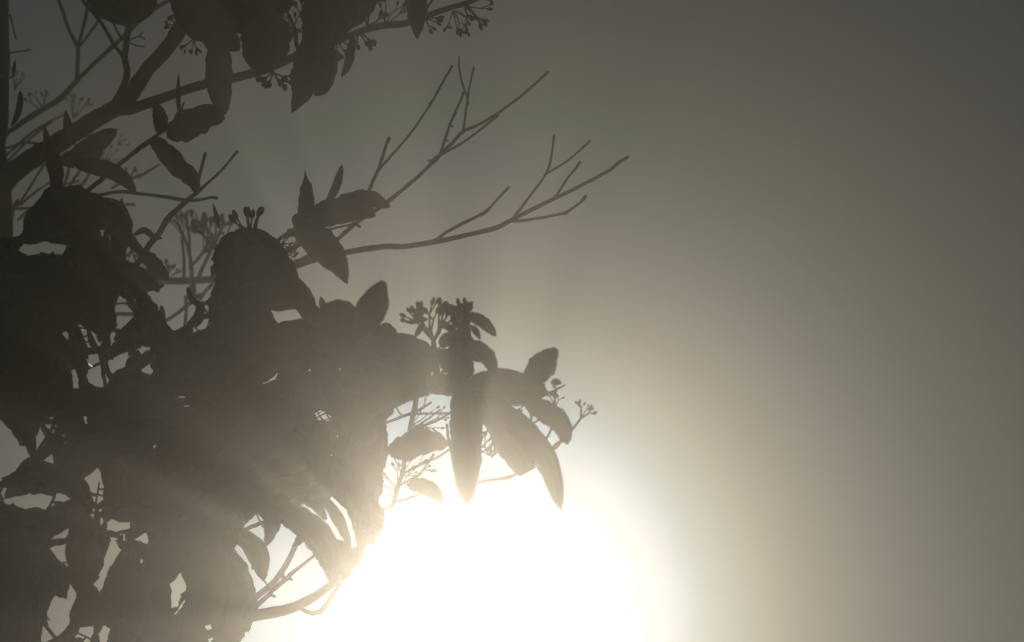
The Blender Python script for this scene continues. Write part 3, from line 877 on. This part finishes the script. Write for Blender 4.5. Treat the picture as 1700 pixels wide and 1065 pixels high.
2.61,2.63,10,o 319,493 326,503 335,512 344,517
2.64,2.64,10,o 234,877 224,881 213,884 203,883
2.58,2.58,17,o 263,512 249,507 237,501 228,492
2.40,2.43,21,r 748,583 721,587 697,581 680,562
2.62,2.61,30,o 184,828 185,795 174,768 148,753
2.58,2.58,12,r 181,579 166,580 151,582 138,584
2.60,2.63,9,r 77,1015 79,1002 84,992 93,986
2.64,2.65,9,r -71,1005 -66,994 -64,983 -68,972
2.62,2.64,14,o 178,619 187,627 194,636 198,646
2.60,2.58,27,a 168,926 147,956 137,989 143,1021
2.48,2.47,24,o 577,838 591,854 597,872 591,890
2.66,2.68,9,r 226,440 213,438 203,431 199,421
2.60,2.60,21,a 383,1126 362,1112 341,1107 320,1115
2.53,2.51,36,a 569,655 533,661 504,678 490,708
2.59,2.58,43,o 141,520 103,529 69,547 48,576
2.42,2.41,11,a 657,674 667,666 678,662 689,664
2.57,2.55,31,o 137,835 117,808 91,790 59,790
2.60,2.57,13,r 67,420 79,427 92,429 103,426
2.55,2.53,30,r 371,671 338,650 302,644 270,660
2.56,2.54,20,o 482,878 476,862 467,847 455,838
2.57,2.59,22,o 243,524 226,539 208,552 190,560
2.65,2.63,21,o 218,559 202,572 186,585 172,596
2.59,2.59,18,a 244,912 225,909 206,904 191,896
2.60,2.59,9,a 187,547 197,550 207,553 216,556
2.62,2.63,11,r 88,833 101,837 115,838 127,835
2.61,2.59,29,o 160,728 160,701 153,678 135,662
2.58,2.57,34,r 189,855 228,854 262,865 283,894
2.64,2.66,34,o -42,933 -40,902 -48,874 -69,854
2.56,2.58,15,a 443,526 451,535 460,545 467,553
2.61,2.58,9,r 85,901 99,901 110,896 116,886
2.65,2.65,20,o 80,859 54,859 32,851 16,836
2.61,2.60,35,o 15,1119 44,1113 72,1113 96,1123
2.54,2.52,9,o 363,528 352,525 341,525 331,529
2.66,2.64,37,o 126,1014 169,1018 207,1034 230,1065
2.60,2.59,13,r -24,419 -42,417 -57,410 -66,397
2.59,2.60,9,r 68,908 79,903 91,898 101,894
2.59,2.58,40,o 18,553 31,590 37,628 33,661
2.48,2.51,30,o 525,540 535,575 548,608 565,635
2.53,2.55,21,o 398,906 395,884 395,863 400,845
2.57,2.58,9,o 71,702 82,700 92,700 101,704
2.61,2.60,13,o -26,399 -39,406 -52,407 -64,402
2.60,2.58,14,o 65,1075 82,1070 97,1062 107,1049
2.59,2.59,30,r 364,403 369,434 370,466 366,493
2.58,2.58,36,o 264,887 238,861 208,847 174,855
2.56,2.54,16,a 374,476 363,490 349,501 334,504
2.52,2.54,26,r 579,843 600,862 610,885 604,911
2.47,2.47,12,a 617,905 619,892 624,881 633,874
2.66,2.66,18,r 255,455 238,454 223,447 214,434
2.50,2.49,17,a 636,846 630,861 628,876 630,889
2.64,2.64,15,a 100,711 93,724 84,735 72,741
2.63,2.64,32,o 183,560 158,535 128,521 96,526
2.54,2.54,17,a 565,690 552,682 538,676 525,673
'''


# ------------------------------------------------------------------ materials
def material(name):
    m = bpy.data.materials.new(name)
    m.use_nodes = True
    n = m.node_tree
    return m, n, n.nodes['Principled BSDF']


def add_noise(n, scale, detail=4.0, coords='Object'):
    tcn = n.nodes.new('ShaderNodeTexCoord')
    nz = n.nodes.new('ShaderNodeTexNoise')
    nz.inputs['Scale'].default_value = scale
    nz.inputs['Detail'].default_value = detail
    n.links.new(tcn.outputs[coords], nz.inputs['Vector'])
    return nz


def two_tone(n, fac, a, b):
    mx = n.nodes.new('ShaderNodeMix'); mx.data_type = 'RGBA'
    n.links.new(fac, mx.inputs[0])
    mx.inputs[6].default_value = (*a, 1)
    mx.inputs[7].default_value = (*b, 1)
    return mx.outputs[2]


def leaf_material(name, a, b):
    m, n, p = material(name)
    nz = add_noise(n, 34, 5)
    col = two_tone(n, nz.outputs['Fac'], a, b)
    info = n.nodes.new('ShaderNodeObjectInfo')
    hsv = n.nodes.new('ShaderNodeHueSaturation')
    mr = n.nodes.new('ShaderNodeMapRange')
    mr.inputs[3].default_value = 0.8; mr.inputs[4].default_value = 1.25
    n.links.new(info.outputs['Random'], mr.inputs[0])
    n.links.new(mr.outputs[0], hsv.inputs['Value'])
    n.links.new(col, hsv.inputs['Color'])
    n.links.new(hsv.outputs[0], p.inputs['Base Color'])
    p.inputs['Roughness'].default_value = 0.55
    p.inputs['Specular IOR Level'].default_value = 0.06
    bp = n.nodes.new('ShaderNodeBump')
    bp.inputs['Strength'].default_value = 0.25
    bp.inputs['Distance'].default_value = 0.002
    n.links.new(nz.outputs['Fac'], bp.inputs['Height'])
    n.links.new(bp.outputs[0], p.inputs['Normal'])
    return m


def bark_material(name, a, b):
    m, n, p = material(name)
    nz = add_noise(n, 60, 6)
    n.links.new(two_tone(n, nz.outputs['Fac'], a, b), p.inputs['Base Color'])
    p.inputs['Roughness'].default_value = 0.9
    p.inputs['Specular IOR Level'].default_value = 0.05
    bp = n.nodes.new('ShaderNodeBump')
    bp.inputs['Strength'].default_value = 0.6
    bp.inputs['Distance'].default_value = 0.003
    n.links.new(nz.outputs['Fac'], bp.inputs['Height'])
    n.links.new(bp.outputs[0], p.inputs['Normal'])
    return m


LEAF = leaf_material('leathery_leaf', (0.028, 0.040, 0.018), (0.05, 0.062, 0.028))
BARK = bark_material('bark', (0.045, 0.036, 0.028), (0.10, 0.082, 0.064))
TWIG = bark_material('twig_bark', (0.036, 0.027, 0.02), (0.075, 0.056, 0.042))
SEED = bark_material('dry_seed_head', (0.05, 0.036, 0.024), (0.10, 0.072, 0.05))

# ------------------------------------------------------------------ ground
gm, gn, gp = material('lawn')
gnz = add_noise(gn, 2.2, 8)
gn.links.new(two_tone(gn, gnz.outputs['Fac'], (0.045, 0.06, 0.022), (0.085, 0.075, 0.045)), gp.inputs['Base Color'])
gp.inputs['Roughness'].default_value = 0.95
gb = gn.nodes.new('ShaderNodeBump'); gb.inputs['Distance'].default_value = 0.03
gn.links.new(gnz.outputs['Fac'], gb.inputs['Height'])
gn.links.new(gb.outputs[0], gp.inputs['Normal'])
gv, gf = [], []
G = 60
for j in range(G + 1):
    for i in range(G + 1):
        x, y = -60 + 120 * i / G, -60 + 120 * j / G
        gv.append((x, y, -0.02 + 0.05 * math.sin(x * 0.31 + 1) * math.cos(y * 0.23) - 0.05))
for j in range(G):
    for i in range(G):
        a = j * (G + 1) + i
        gf.append((a, a + 1, a + G + 2, a + G + 1))
gme = bpy.data.meshes.new('ground'); gme.from_pydata(gv, [], gf); gme.materials.append(gm)
gme.polygons.foreach_set('use_smooth', [True] * len(gme.polygons))
ground = bpy.data.objects.new('ground', gme); C.objects.link(ground)
ground['kind'] = 'structure'


# ------------------------------------------------------------------ plant builders
def thing(name, label, cat, loc):
    o = bpy.data.objects.new(name, None)
    o.empty_display_size = 0.1
    C.objects.link(o)
    o.location = loc
    o['label'] = label; o['category'] = cat
    return o


def part(name, verts, faces, mat, parent, root=None, smooth=True):
    """one mesh object; its vertices are given in world space"""
    base = (root or parent).location if root is None else root.location
    me = bpy.data.meshes.new(name)
    me.from_pydata([tuple(Vector(v) - base) for v in verts], [], faces)
    me.materials.append(mat)
    me.polygons.foreach_set('use_smooth', [smooth] * len(me.polygons))
    o = bpy.data.objects.new(name, me)
    C.objects.link(o)
    o.parent = parent
    return o


def tube(P, R, sides=8, V=None, F=None, rough=0.0, seed=0):
    """closed tapered tube through world points P with radii R"""
    V = [] if V is None else V
    F = [] if F is None else F
    rnd = np.random.RandomState(seed)
    b0 = len(V)
    n = len(P)
    ref = Vector((0.3, 0.8, 0.5)).normalized()
    for i in range(n):
        t = (P[min(i + 1, n - 1)] - P[max(i - 1, 0)])
        t = t.normalized() if t.length > 1e-9 else Vector((0, 0, 1))
        u = t.cross(ref)
        if u.length < 1e-4:
            u = t.cross(Vector((1, 0, 0)))
        u.normalize()
        v = t.cross(u)
        for k in range(sides):
            a = 2 * math.pi * k / sides
            r = R[i] * (1 + rough * rnd.randn())
            V.append(P[i] + (u * math.cos(a) + v * math.sin(a)) * r)
    for i in range(n - 1):
        for k in range(sides):
            k2 = (k + 1) % sides
            F.append((b0 + i * sides + k, b0 + i * sides + k2, b0 + (i + 1) * sides + k2, b0 + (i + 1) * sides + k))
    F.append(tuple(b0 + k for k in range(sides))[::-1])
    F.append(tuple(b0 + (n - 1) * sides + k for k in range(sides)))
    return V, F


STEM_SAMPLES = {'s': [], 't': [], 'f': []}     # pixel x, y, depth along every branch: leaves join there


def far_depth(d):
    return 3.12 + (d - 3.3) * 0.3


def branch(spec, root, key, seed):
    name, d0, d1, s = spec
    rooted = name.endswith('!')
    name = name.rstrip('!')
    if key == 'f':
        d0, d1 = far_depth(d0), far_depth(d1)
    A = np.array(pts(s))
    n = max(8, min(60, int(np.linalg.norm(np.diff(A[:, :2], axis=0), axis=1).sum() / 9)))
    c = catmull(A, n)
    rnd = np.random.RandomState(seed)
    P, R = [], []
    wob = rnd.rand(3) * 6.28
    for i in range(n):
        t = i / (n - 1)
        d = d0 + (d1 - d0) * t + 0.006 * math.sin(7 * t + wob[0])
        w = max(c[i, 2], 1.5)
        k = 1 + (0.018 if w > 9 else 0.04) * rnd.randn()
        jx, jy = (0.012 if w > 9 else 0.04) * w * rnd.randn(2)
        P.append(at(c[i, 0] + jx, c[i, 1] + jy, d))
        R.append(0.5 * w * k * d / FPX * (0.92 if name == 'bare_twig' else 1.0))
        STEM_SAMPLES[key].append((c[i, 0], c[i, 1], d))
    if rooted:       # carry it down to the ground
        p, r = P[0], R[0]
        foot = Vector((p.x + 0.06 * rnd.randn(), p.y + 0.08 + 0.05 * rnd.randn(), -0.12))
        low, rad = [], []
        for i in range(14):
            t = i / 14
            q = foot.lerp(p, t)
            q.x += 0.03 * math.sin(5 * t + wob[1]) * (1 - t)
            q.y += 0.03 * math.sin(4 * t + wob[2]) * (1 - t)
            low.append(q); rad.append(r * (1.25 - 0.25 * t) + (0.02 * (1 - t) ** 6))
        P, R = low + P, rad + R
    if name in ('twig', 'bare_twig') and len(P) > 2:      # blunt bud at the tip
        e = (P[-1] - P[-2]).normalized()
        r = R[-1]
        P += [P[-1] + e * r * 1.0, P[-1] + e * r * 1.8]
        R += [r * 0.95, r * 0.4]
    V, F = tube(P, R, 10 if A[:, 2].max() > 14 else 7, rough=0.015, seed=seed)
    return part(name, V, F, TWIG if name in ('twig', 'bare_twig') else BARK, root)


def leaf_mesh(d0, d1, w, mid, kind, seed, key, V, F):
    rnd = np.random.RandomState(seed + 77)
    n = 19
    c, nrm, hl, hr = leaf_grid(mid, w, kind, seed, n)
    roll = rnd.uniform(-0.5, 0.5)
    fold = rnd.uniform(0.08, 0.35) * (1 if rnd.rand() < 0.5 else -1)
    arch = rnd.uniform(-0.03, 0.03)
    mpp = 0.5 * (d0 + d1) / FPX
    us = (-1.0, -0.55, -0.06, 0.0, 0.06, 0.55, 1.0)
    b0 = len(V)
    for side in (0, 1):                                 # upper and lower face of the blade
        for i in range(n):
            t = i / (n - 1)
            d = d0 + (d1 - d0) * t + arch * math.sin(math.pi * t)
            for u in us:
                h = hl[i] if u > 0 else hr[i]
                px = c[i, 0] + nrm[i, 0] * h * u
                py = c[i, 1] + nrm[i, 1] * h * u
                dd = d + (roll * u * h + fold * abs(u) * h + 0.06 * h * math.sin(9 * t + 3 * u)) * mpp
                rib = 0.0010 if abs(u) < 0.03 else 0.0
                thick = 0.00035 * (1 - abs(u)) + rib
                V.append(at(px, py, dd + (thick if side else -thick * 0.4)))
    m = len(us)
    for i in range(n - 1):
        for k in range(m - 1):
            a = b0 + i * m + k
            F.append((a, a + 1, a + m + 1, a + m))
            a += n * m
            F.append((a, a + m, a + m + 1, a + 1))
        for k in (0, m - 1):
            a = b0 + i * m + k
            F.append((a, a + m, a + m + n * m, a + n * m))
    # petiole: a short stalk towards the nearest branch
    S = np.array(STEM_SAMPLES[key])
    q = np.array([c[0, 0], c[0, 1]])
    dist = np.hypot(S[:, 0] - q[0], S[:, 1] - q[1]) + np.abs(S[:, 2] - d0) * 200
    k = int(dist.argmin())
    reach = np.hypot(S[k, 0] - q[0], S[k, 1] - q[1])
    if reach < 24:
        A, B = at(q[0], q[1], d0), at(S[k, 0], S[k, 1], S[k, 2])
        mid3 = A.lerp(B, 0.5) + Vector((0, 0, -0.002))
        tube([B, mid3, A, at(c[1, 0], c[1, 1], d0 + (d1 - d0) / n + 0.0006)], [0.0013, 0.0011, 0.001, 0.0006], 5, V, F)


def seed_head(spec, roots):
    key, d, x, y, ang, reach, spread, rays, cap, seed = spec
    rnd = np.random.RandomState(seed)
    V, F = [], []
    if key == 'f':
        d = far_depth(d)
    mpp = d / FPX
    O = at(x, y, d)
    a0 = math.radians(ang)

    def off(px, py, dz):
        return at(x + px, y - py, d + dz)
    single = rays < 0          # one capsule to a stalk
    rays = abs(rays)
    for i in range(rays):
        a = a0 + math.radians(spread) * ((i + 0.5) / rays - 0.5) * 2 * 0.8 + 0.12 * rnd.randn()
        l = reach * rnd.uniform(0.55, 0.78)
        dz = rnd.uniform(-0.5, 0.5) * reach * mpp
        bend = rnd.uniform(-0.12, 0.12) * l
        J = (math.cos(a) * l, math.sin(a) * l)
        Mx, My = J[0] * 0.5 - math.sin(a) * bend, J[1] * 0.5 + math.cos(a) * bend
        r = max(1.25, cap * 0.28) * mpp * 0.8
        tube([O, off(Mx, My, dz * 0.5), off(J[0], J[1], dz)], [r * 1.2, r, r * 0.85], 5, V, F)
        for j in range(1 if single else rnd.randint(2, 5)):
            b = a + rnd.uniform(-0.75, 0.75) * (0.2 if single else 1)
            m = reach * rnd.uniform(0.18, 0.36)
            ez = dz + rnd.uniform(-0.3, 0.3) * reach * mpp
            E = (J[0] + math.cos(b) * m, J[1] + math.sin(b) * m)
            P1, P2 = off(J[0], J[1], dz), off(E[0], E[1], ez)
            tube([P1, P1.lerp(P2, 0.5) + Vector((0, 0, 0.02 * m * mpp)), P2], [r * 0.8, r * 0.65, r * 0.65], 4, V, F)
            # the dry capsule: a small urn that opens at its end
            ax = (P2 - P1).normalized()
            s = cap * mpp * rnd.uniform(0.8, 1.2)
            tube([P2 - ax * s * 0.2, P2 + ax * s * 0.25, P2 + ax * s * 0.8, P2 + ax * s * 1.2, P2 + ax * s * 1.5],
                 [s * 0.12, s * 0.42, s * 0.5, s * 0.34, s * 0.22], 6, V, F, rough=0.08, seed=seed + j)
    part('seed_head', V, F, SEED, roots[key])


tree = thing('tree', 'dark tree along the left edge with thick limbs and drooping leaves across the top left', 'tree', (-0.6, 2.15, 0))
shrub = thing('shrub', 'dense leafy shrub in silhouette before the sun glare, with bare forked twigs pointing right', 'shrub', (-0.42, 1.9, 0))
far = thing('dry_shrub', 'thin blurred shrub with dry seed heads behind the thick limb at upper left', 'shrub', (-0.68, 2.3, 0))
ROOTS = {'t': tree, 's': shrub, 'f': far}
seed = 1
for key, table in (('t', TREE_BRANCHES), ('s', SHRUB_BRANCHES), ('f', FAR_BRANCHES)):
    for spec in table:
        branch(spec, ROOTS[key], key, seed)
        seed += 1

count = {'t': 0, 's': 0}
for i, (key, d0, d1, w, s, kind) in enumerate(LEAVES):
    V, F = [], []
    leaf_mesh(d0, d1, w, pts(s), kind, i, key, V, F)
    part('leaf', V, F, LEAF, ROOTS[key])
    count[key] += 1
rest_V, rest_F = [], []
for i, line in enumerate(FILL.strip().splitlines()):
    head, s = line.split(' ', 1)
    d0, d1, w, kind = head.split(',')
    V, F = [], []
    if count['s'] < 298:
        leaf_mesh(float(d0), float(d1), float(w), pts(s), kind, 1000 + i, 's', V, F)
        part('leaf', V, F, LEAF, shrub)
        count['s'] += 1
    else:
        leaf_mesh(float(d0), float(d1), float(w), pts(s), kind, 1000 + i, 's', rest_V, rest_F)
if rest_V:
    o = part('foliage', rest_V, rest_F, LEAF, shrub)
    o['kind'] = 'stuff'
for spec in SEED_HEADS:
    seed_head(spec, ROOTS)

# ------------------------------------------------------------------ haze: closed box of scattering air round everything, added to imitate lens glare
hm = bpy.data.materials.new('glare_haze')
hm.use_nodes = True
hn = hm.node_tree
hn.nodes.clear()
ho = hn.nodes.new('ShaderNodeOutputMaterial')
# scatters forward the way the glare falls off: a broad lobe and a narrow one, both of even density
hadd = hn.nodes.new('ShaderNodeAddShader')
for i, (dens, g, tone) in enumerate(GLARE_LOBES):
    hv = hn.nodes.new('ShaderNodeVolumePrincipled')
    hv.inputs['Color'].default_value = (*tone, 1)
    hv.inputs['Density'].default_value = dens
    hv.inputs['Anisotropy'].default_value = g
    hn.links.new(hv.outputs[0], hadd.inputs[i])
hn.links.new(hadd.outputs[0], ho.inputs['Volume'])
x0, x1, y0, y1, z0, z1 = -62, 62, -62, 62, -1.2, 4.25
hme = bpy.data.meshes.new('glare_haze')
hme.from_pydata([(x0, y0, z0), (x1, y0, z0), (x1, y1, z0), (x0, y1, z0), (x0, y0, z1), (x1, y0, z1), (x1, y1, z1), (x0, y1, z1)], [],
                [(3, 2, 1, 0), (4, 5, 6, 7), (0, 1, 5, 4), (1, 2, 6, 5), (2, 3, 7, 6), (3, 0, 4, 7)])
hme.materials.append(hm)
glare_haze = bpy.data.objects.new('glare_haze', hme); C.objects.link(glare_haze)
glare_haze['kind'] = 'stuff'
